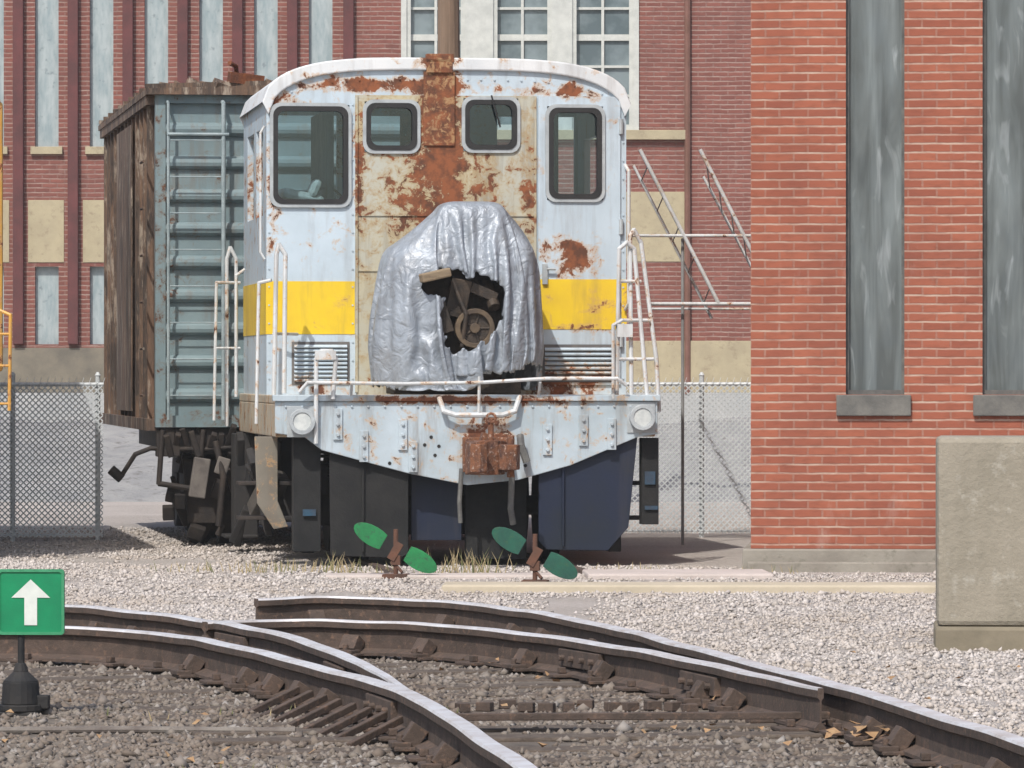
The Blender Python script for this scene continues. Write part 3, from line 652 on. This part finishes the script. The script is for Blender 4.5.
for k in range(22):
    x=.1+k*.075; m.rbox((x,-.02+random.uniform(-.05,.05),.98-random.uniform(0,.12)),(.05,.06,random.uniform(.1,.28)),(random.random()*.6,random.uniform(-.5,.5),0))
for k in range(30): m.rbox((random.uniform(.12,1.1),random.uniform(-.1,1.2),random.uniform(.10,.85)),(random.uniform(.04,.14),.08,random.uniform(.1,.3)),(random.random(),random.uniform(-.6,.6),0))
m.obj('underframe_and_trucks',[M_dark],BX,.008)
m=MB()
m.rbox((.55,-.15,.70),(.11,.02,.15),(0,.3,0)); m.rbox((.36,-.1,.60),(.14,.10,.34),(0,.15,0))
m.obj('brake_rigging',[mottled('rigging_grey',(.10,.09,.085),(.17,.155,.14),7,.85)],BX,.01)

# ================================================================= YELLOW RAILCAR (edge of frame)
Y=empty('yellow_railcar',(-4.00,41,0),math.radians(8))
M_y2=rustpaint('railcar_yellow',(.60,.33,.05),(.50,.25,.04),.56,(),6,.5,.6)
m=MB(); m.box(-2.9,0,.3,7,1.5,3.65); m.box(-2.85,-.05,.1,.29,1.2,1.4); m.prism([(-2.9,3.651),(-1.45,3.95),(0,3.651)],.25,7.05)
m.obj('body',[M_y2],Y,.03)
m=MB(); m.tube([(.04,.1,1.2),(.05,.1,1.95),(-.06,.15,2.0)],.014)
for z in (1.25,1.55,1.8): m.tube([(.05,.1,z),(-.4,.1,z)],.010)
m.obj('handrails',[M_y2],Y)
m=MB(); m.box(-2.6,-.3,.3,6.8,.8,1.49)
for y in (1.2,2.8,5.6):
    for x in (-2.1,-.72): m.cyl((x-.06,y,.43),(x+.06,y,.43),.42,24)
m.obj('underframe',[M_black],Y,.01)
M_win=mottled('dark_window',(.02,.03,.035),(.05,.06,.07),2,.1)
m=MB(); m.box(-2.3,-1.7,.28,.299,2.6,3.3); m.box(-1.1,-.5,.28,.299,2.6,3.3); m.obj('windows',[M_win],Y)

# ================================================================= NEAR BRICK BUILDING
NB=empty('brick_building',(1.80,39.2,0),math.radians(-4.5))
M_b1=brickmat('orange_red_brick',(.33,.105,.060),(.255,.076,.045),(.46,.34,.27),msize=.0095)
M_stone=mottled('grey_sill_stone',(.10,.10,.095),(.17,.165,.15),5,.9,0,.5,.008)
hs=[(.715,1.155,1.33,7.5),(1.74,2.18,1.33,7.5),(2.77,3.21,1.33,7.5),(3.80,4.24,1.33,7.5),(6.0,6.44,1.33,7.5)]
m=MB(); m.wall(0,9,.17,9,0,.35,hs); m.box(0,.35,.351,14,.17,9); m.box(8.65,9,.351,14,.17,9); m.box(.351,8.649,13.65,14,.17,9)
m.obj('brick_walls',[M_b1],NB)
m=MB(); m.box(-.12,9.12,-.12,14.1,9.0,9.25); m.obj('roof_slab',[M_stone],NB,.02)
m=MB(); m.box(-.06,9.06,-.07,14.06,-.1,.168); m.box(-.02,9,-.20,-.071,-.1,.075); m.obj('foundation',[M_conc],NB,.012)
m=MB()
for a,b_,c_,d_ in hs: m.box(a-.07,b_+.05,-.045,.25,1.17,1.328)
m.obj('window_sills',[M_stone],NB,.008)
t=NT('glazing_painted_reflections'); f=t.noise(2.4,4,.55,(3.2,1,.28),dist=.6); c=t.mix(t.mr(f,.35,.65),(.08,.095,.10),(.165,.195,.205)); c=t.mix(t.mr(t.noise(3,3,.5,(3,1,.6),dist=1.2),.60,.75,0,.6),c,(.34,.38,.40))  # grey streaks and pale patches paint wavy sky reflections into the glass colour
t.bump(t.noise(2.2,3,.4,(2,1,.7)),.5,.05); M_glaze_refl=t.fin(c,.12)
m=MB(); fr=MB()
for a,b_,c_,d_ in hs:
    m.box(a+.02,b_-.02,.115,.13,c_,d_); fr.box(a,a+.022,.06,.16,c_,d_); fr.box(b_-.022,b_,.06,.16,c_,d_); fr.box(a+.022,b_-.022,.06,.16,c_,c_+.035)
m.obj('window_glazing',[M_glaze_refl],NB); fr.obj('window_frames',[mottled('frame_dark_grey',(.07,.075,.075),(.14,.14,.13),7)],NB)

# ================================================================= FAR BRICK BUILDING
FB=empty('factory_building',(0,75,0),0)
M_b2=brickmat('old_red_brick',(.24,.09,.072),(.18,.066,.054),(.37,.28,.24),msize=.013,dark=(.12,.062,.055),wob=.008)
M_pil=mottled('dark_red_pilaster',(.13,.042,.042),(.085,.034,.034),3,.8,0,.3)
M_beige=mottled('beige_panel',(.42,.37,.25),(.35,.305,.21),3,.9,0,.3,c3=(.29,.245,.17))
M_grey=mottled('grey_foundation',(.32,.34,.35),(.40,.41,.41),1.5,.9,0,.4)
t=NT('frosted_pale_glass'); f=t.noise(4,5,.6,(3,1,.8)); c=t.mix(t.mr(f,.35,.65),(.25,.32,.345),(.38,.44,.455)); c=t.mix(t.mr(t.noise(9,4,.6),.6,.7,0,.7),c,(.16,.20,.22)); M_frost=t.fin(c,.3)
t=NT('dark_pane_glass'); f=t.noise(1.5,4,.6); c=t.mix(t.mr(f,.4,.6),(.10,.135,.15),(.20,.25,.27)); M_pane=t.fin(c,.12)
holes=[]
nx=[-6.71+(k-3)*.79 for k in range(9)]
for c_ in nx: holes.append((c_-.17,c_+.17,4.75,8.8)); holes.append((c_-.17,c_+.17,1.9,3.02))
big=[(-1.52,-.68),(-.27,.57),(.87,1.75)]
for a,b_ in big: holes.append((a,b_,4.99,7.3)); 
holes+=[(-1.52,-.68,1.9,3.02),(-.27,.57,1.9,3.02)]
for k in range(4): holes.append((4.2+k*1.6,5.1+k*1.6,4.99,7.3))
m=MB(); m.wall(-14,16,1.55,11,0,.4,holes); m.box(-14,-13.6,.401,12,1.55,11); m.box(15.6,16,.401,12,1.55,11); m.box(-13.6,15.6,11.6,12,1.55,11); m.obj('brick_walls',[M_b2],FB)
m=MB(); m.box(-14.1,16.1,-.1,12.1,11,11.4); m.obj('cornice',[M_beige],FB)
m=MB(); m.box(-14.08,16.08,-.08,12.08,-.1,1.20); m.obj('foundation',[M_grey],FB)
m=MB(); m.box(1.2,16.06,-.06,.3,1.201,1.95) ; m.box(-1.6,-.0,-.06,0-.001,1.201,1.5)
for c_ in nx: m.box(c_-.23,c_+.23,-.07,.15,4.64,4.749) 
for c_ in nx[:5]: m.box(c_-.27,c_+.25,-.012,-.001,3.08,3.98)
m.box(1.65,2.5,-.012,-.001,3.09,4.10); m.box(-1.7,2.5,-.09,.1,4.85,4.988)
m.box(4.0,10.2,-.09,.1,4.85,4.988)
m.obj('beige_panels_and_sills',[M_beige],FB,.01)
m=MB(); 
for c_ in nx: m.box(c_-.48,c_-.33,-.12,-.001,1.9,10.9)
m.box(nx[-1]+.33,nx[-1]+.48,-.12,-.001,1.9,10.9); m.obj('pilasters',[M_pil],FB,.01)
m=MB(); m.box(-13.9,-1.8,-.05,-.001,1.201,1.85); m.obj('plinth',[mottled('mossy_plinth',(.20,.18,.14),(.13,.12,.10),3)],FB)
m=MB(); m.tube([(2.53,-.06,1.2),(2.53,-.06,10.9)],.045); m.obj('downpipe',[mottled('pipe_brown',(.14,.07,.05),(.2,.1,.08),4)],FB)
m=MB(); 
for c_ in nx: m.box(c_-.17,c_+.17,.10,.115,4.75,8.8); m.box(c_-.17,c_+.17,.10,.115,1.9,3.02)
m.obj('frosted_windows',[M_frost],FB)
m=MB(); fr=MB()
bw=[(a,b_,4.99,7.3) for a,b_ in big]+[(-1.52,-.68,1.9,3.02),(-.27,.57,1.9,3.02)]+[(4.2+k*1.6,5.1+k*1.6,4.99,7.3) for k in range(4)]
for a,b_,c_,d_ in bw:
    m.box(a,b_,.14,.155,c_,d_)
    fr.box(a,a+.06,.0,.18,c_,d_); fr.box(b_-.06,b_,.0,.18,c_,d_); fr.box(a+.06,b_-.06,.02,.18,c_,c_+.08)
    x=(a+b_)/2; fr.box(x-.02,x+.02,.09,.135,c_+.08,d_)
    nz=int((d_-c_)/.42)
    for k in range(1,nz+1):
        z=c_+.08+k*.42; h=.045 if k%3==0 else .018
        if z<d_: fr.box(a+.06,b_-.06,.095,.139,z-h,z+h)
fr.box(-.68,-.27,-.03,.0-.001,4.99,7.3); fr.box(.57,.87,-.03,-.001,4.99,7.3); fr.box(-1.60,-1.52,-.03,-.001,4.99,7.3); fr.box(1.75,1.83,-.03,-.001,4.99,7.3)
m.obj('window_glass',[M_pane],FB); fr.obj('white_window_frames',[mottled('white_frame_paint',(.55,.57,.54),(.43,.45,.43),5)],FB)

# ================================================================= UTILITY POLE
m=MB(); pts=[(0,0,0),(.01,0,3),(-.01,0,6),(0,0,9.5)]
for i,(a,b_) in enumerate(zip(pts,pts[1:])): m.cyl(a,b_,.15-.02*i,14,0,.13-.02*i)
m.box(-1.1,1.1,-.17,-.08,8.7,8.82); 
for x in (-1,-.5,.5,1): m.cyl((x,-.12,8.82),(x,-.12,8.98),.04,8)
po=m.obj('utility_pole',[mottled('pole_wood',(.22,.155,.11),(.14,.10,.07),3,.9,0,.6,.01,(6,6,.3))]); po.location=(-.66,54.5,0)

# ================================================================= CHAIN LINK FENCES
M_galv=mottled('galvanised_wire',(.62,.66,.68),(.50,.54,.56),8,.6,.1,.1)
def fence(p0,p1,h,posts,rz=None):
    p0=Vector((*p0,0)); p1=Vector((*p1,0)); d=(p1-p0); Ln=d.length
    e=empty('chain_link_fence',p0,math.atan2(d.y,d.x))
    m=MB(); p=.054; w=.0055
    k=-int(h/p)
    while k*p<Ln:
        for sgn in (0,1):
            x0=k*p; x1=x0+h-.08; za=.04
            if x0<0: z_=za+(0-x0); X0=0
            else: z_=za; X0=x0
            X1=min(x1,Ln); zt_=za+(X1-x0)
            if X1<=X0: continue
            A=(X0,z_);B=(X1,zt_)
            if sgn: A=(Ln-A[0],A[1]); B=(Ln-B[0],B[1])
            yy=.004*sgn; q=w*.7
            m.add([(A[0]-q,yy,A[1]+q*(1-2*sgn)),(A[0]+q,yy,A[1]-q*(1-2*sgn)),(B[0]+q,yy,B[1]-q*(1-2*sgn)),(B[0]-q,yy,B[1]+q*(1-2*sgn))],[(0,1,2,3)])
        k+=1
    m.obj('wire_mesh',[M_galv],e)
    m=MB(); m.tube([(0,.03,h-.03),(Ln,.03,h-.03)],.018); m.tube([(0,.03,.06),(Ln,.03,.06)],.008)
    for x in posts: m.cyl((x,.05,0),(x,.05,h+.05),.022,10); m.cyl((x,.05,h+.05),(x,.05,h+.08),.028,10,0,.01)
    x=0
    while x<Ln: m.tube([(x,.0,h-.03),(x+.02,0,h+.03)],.003,4); x+=.062
    m.obj('posts_and_rails',[M_galv],e)
fence((-9,45.6),(-3.62,46.0),1.42,[.05,2.4,4.6,5.35])
fence((.45,47.2),(4.2,46.9),1.42,[.05,1.27,3.7])
m=MB(); nu,nv=120,12; vs=[]
for j in range(nv+1):
    for i in range(nu+1):
        x=-14+26*i/nu; y=60+8*j/nv; z=(.85*math.sin(math.pi*min(1,j/nv*1.0)*.5)**1.0)*(1+.25*noise.noise(Vector((x*.5,y*.5,0))))+.06*noise.noise(Vector((x*3,y*3,2)))-.02
        vs.append((x,y,z if j else -.02))
m.add(vs,[(j*(nu+1)+i,j*(nu+1)+i+1,(j+1)*(nu+1)+i+1,(j+1)*(nu+1)+i) for j in range(nv) for i in range(nu)])
m.obj('gravel_bank',[mottled('grey_rubble',(.24,.245,.25),(.33,.33,.325),2,.95,0,.9,.04,c3=(.16,.155,.15))],None,0,True)

# ================================================================= STEEL STAIR RAILING
SR=empty('steel_stair_railing',(0,45.0,0))
m=MB()
m.tube([(1.11,0,3.42),(1.785,0,2.10)],.017); m.tube([(1.06,.35,3.30),(1.74,.35,1.97)],.013)
m.tube([(1.63,0,3.42),(2.16,0,2.38)],.017); m.tube([(1.67,.3,3.20),(2.2,.3,2.2)],.013)
m.tube([(1.04,0,2.68),(2.25,0,2.68)],.013); m.tube([(1.20,0,2.09),(2.25,0,2.09)],.016); m.tube([(1.20,.3,2.05),(2.25,.3,2.05)],.011)
for q in range(5):
    u=(q+.5)/5; m.tube([(1.63+.53*u,0,3.42-1.04*u),(1.67+.53*u,.3,3.20-1.0*u)],.006); m.tube([(1.11+.67*u,0,3.42-1.32*u),(1.06+.68*u,.35,3.30-1.33*u)],.006)
m.obj('railings',[M_white],SR)
m=MB(); m.cyl((1.48,.1,0),(1.48,.1,2.66),.014,10); m.cyl((2.2,.1,0),(2.2,.1,2.66),.014,10); m.obj('support_posts',[mottled('grey_post',(.30,.31,.31),(.22,.22,.22),6)],SR)

# ================================================================= CONCRETE BLOCK & KERB
CB_=empty('concrete_block',(2.29,28.0,0),math.radians(-4))
m=MB(); m.box(0,1.6,0,.75,.13,1.15); m.obj('block_body',[mottled('block_concrete',(.31,.28,.225),(.225,.205,.16),2.2,.92,0,.7,.016,(1,1,.6),(.37,.35,.30))],CB_,.03)
m=MB(); m.box(-.012,1.612,-.012,.762,-.05,.129); m.obj('block_footing',[mottled('block_stain',(.16,.14,.10),(.23,.20,.145),3,.92)],CB_,.02)
m=MB(); m.box(-.5,3.0,0,.55,-.1,.055); m.box(3.02,6,0.02,.57,-.1,.05); kb=m.obj('concrete_kerb',[mottled('kerb_concrete',(.50,.44,.34),(.42,.37,.28),2,.92,0,.4)],None,.015); kb.location=(0.02,35.3,0); kb.rotation_euler=(0,0,math.radians(-1.5))
m=MB(); m.box(0,1.35,0,.9,-.1,.04); m.box(-1.9,-.05,.1,.5,-.1,.03); kb=m.obj('concrete_pad',[mottled('pad_concrete',(.52,.46,.43),(.43,.38,.35),2,.92,0,.4)],None,.015); kb.location=(.55,37.6,0); kb.rotation_euler=(0,0,math.radians(2))

# ================================================================= DRY WEEDS
m=MB()
for (cx_,cy_,n,sp,h) in ((-1.75,38.9,60,.28,.09),(-1.2,38.6,20,.2,.09),(-.32,38.6,60,.14,.17),(-2.3,39.0,25,.2,.08),(.9,38.9,15,.2,.08),(1.75,38.6,20,.3,.06),(-.6,38.5,15,.1,.08),(-.9,19.2,20,.2,.05),(-1.3,38.9,40,.12,.13),(-.75,22.5,30,.5,.05)):
    for _ in range(n):
        x=random.gauss(cx_,sp); y=random.gauss(cy_,.12); hh=h*random.uniform(.4,1.3); a=random.uniform(-.5,.5)*hh; w_=.004
        m.add([(x-w_,y,0),(x+w_,y,0),(x+a*.5+w_*.6,y,hh*.6),(x+a*.5-w_*.6,y,hh*.6),(x+a,y+.01,hh)],[(0,1,2,3),(3,2,4)],random.choice((0,0,1)))
m.obj('dry_grass',[mottled('straw',(.38,.31,.17),(.27,.21,.12),9),mottled('weed_green',(.10,.12,.04),(.16,.15,.06),9)])
m=MB()
for _ in range(90):
    y=random.uniform(17.5,27); x=random.uniform(-.1*y,.1*y); r=random.uniform(.010,.025); z=.03+random.random()*.02; a=random.random()*6
    m.add([(x+r*math.cos(a+q),y+r*math.sin(a+q)*1.2,z+random.uniform(0,.025)) for q in (0,1.4,3.1,4.6)],[(0,1,2,3)])
for _ in range(25):
    x=random.gauss(1.43,.1); y=random.gauss(20.6,.25); r=random.uniform(.015,.035); z=.04+random.random()*.04; a=random.random()*6
    m.add([(x+r*math.cos(a+q),y+r*math.sin(a+q),z+random.uniform(0,.03)) for q in (0,1.4,3.1,4.6)],[(0,1,2,3)])
m.obj('fallen_leaves',[mottled('dry_leaf',(.38,.25,.13),(.28,.16,.08),30,.8)])
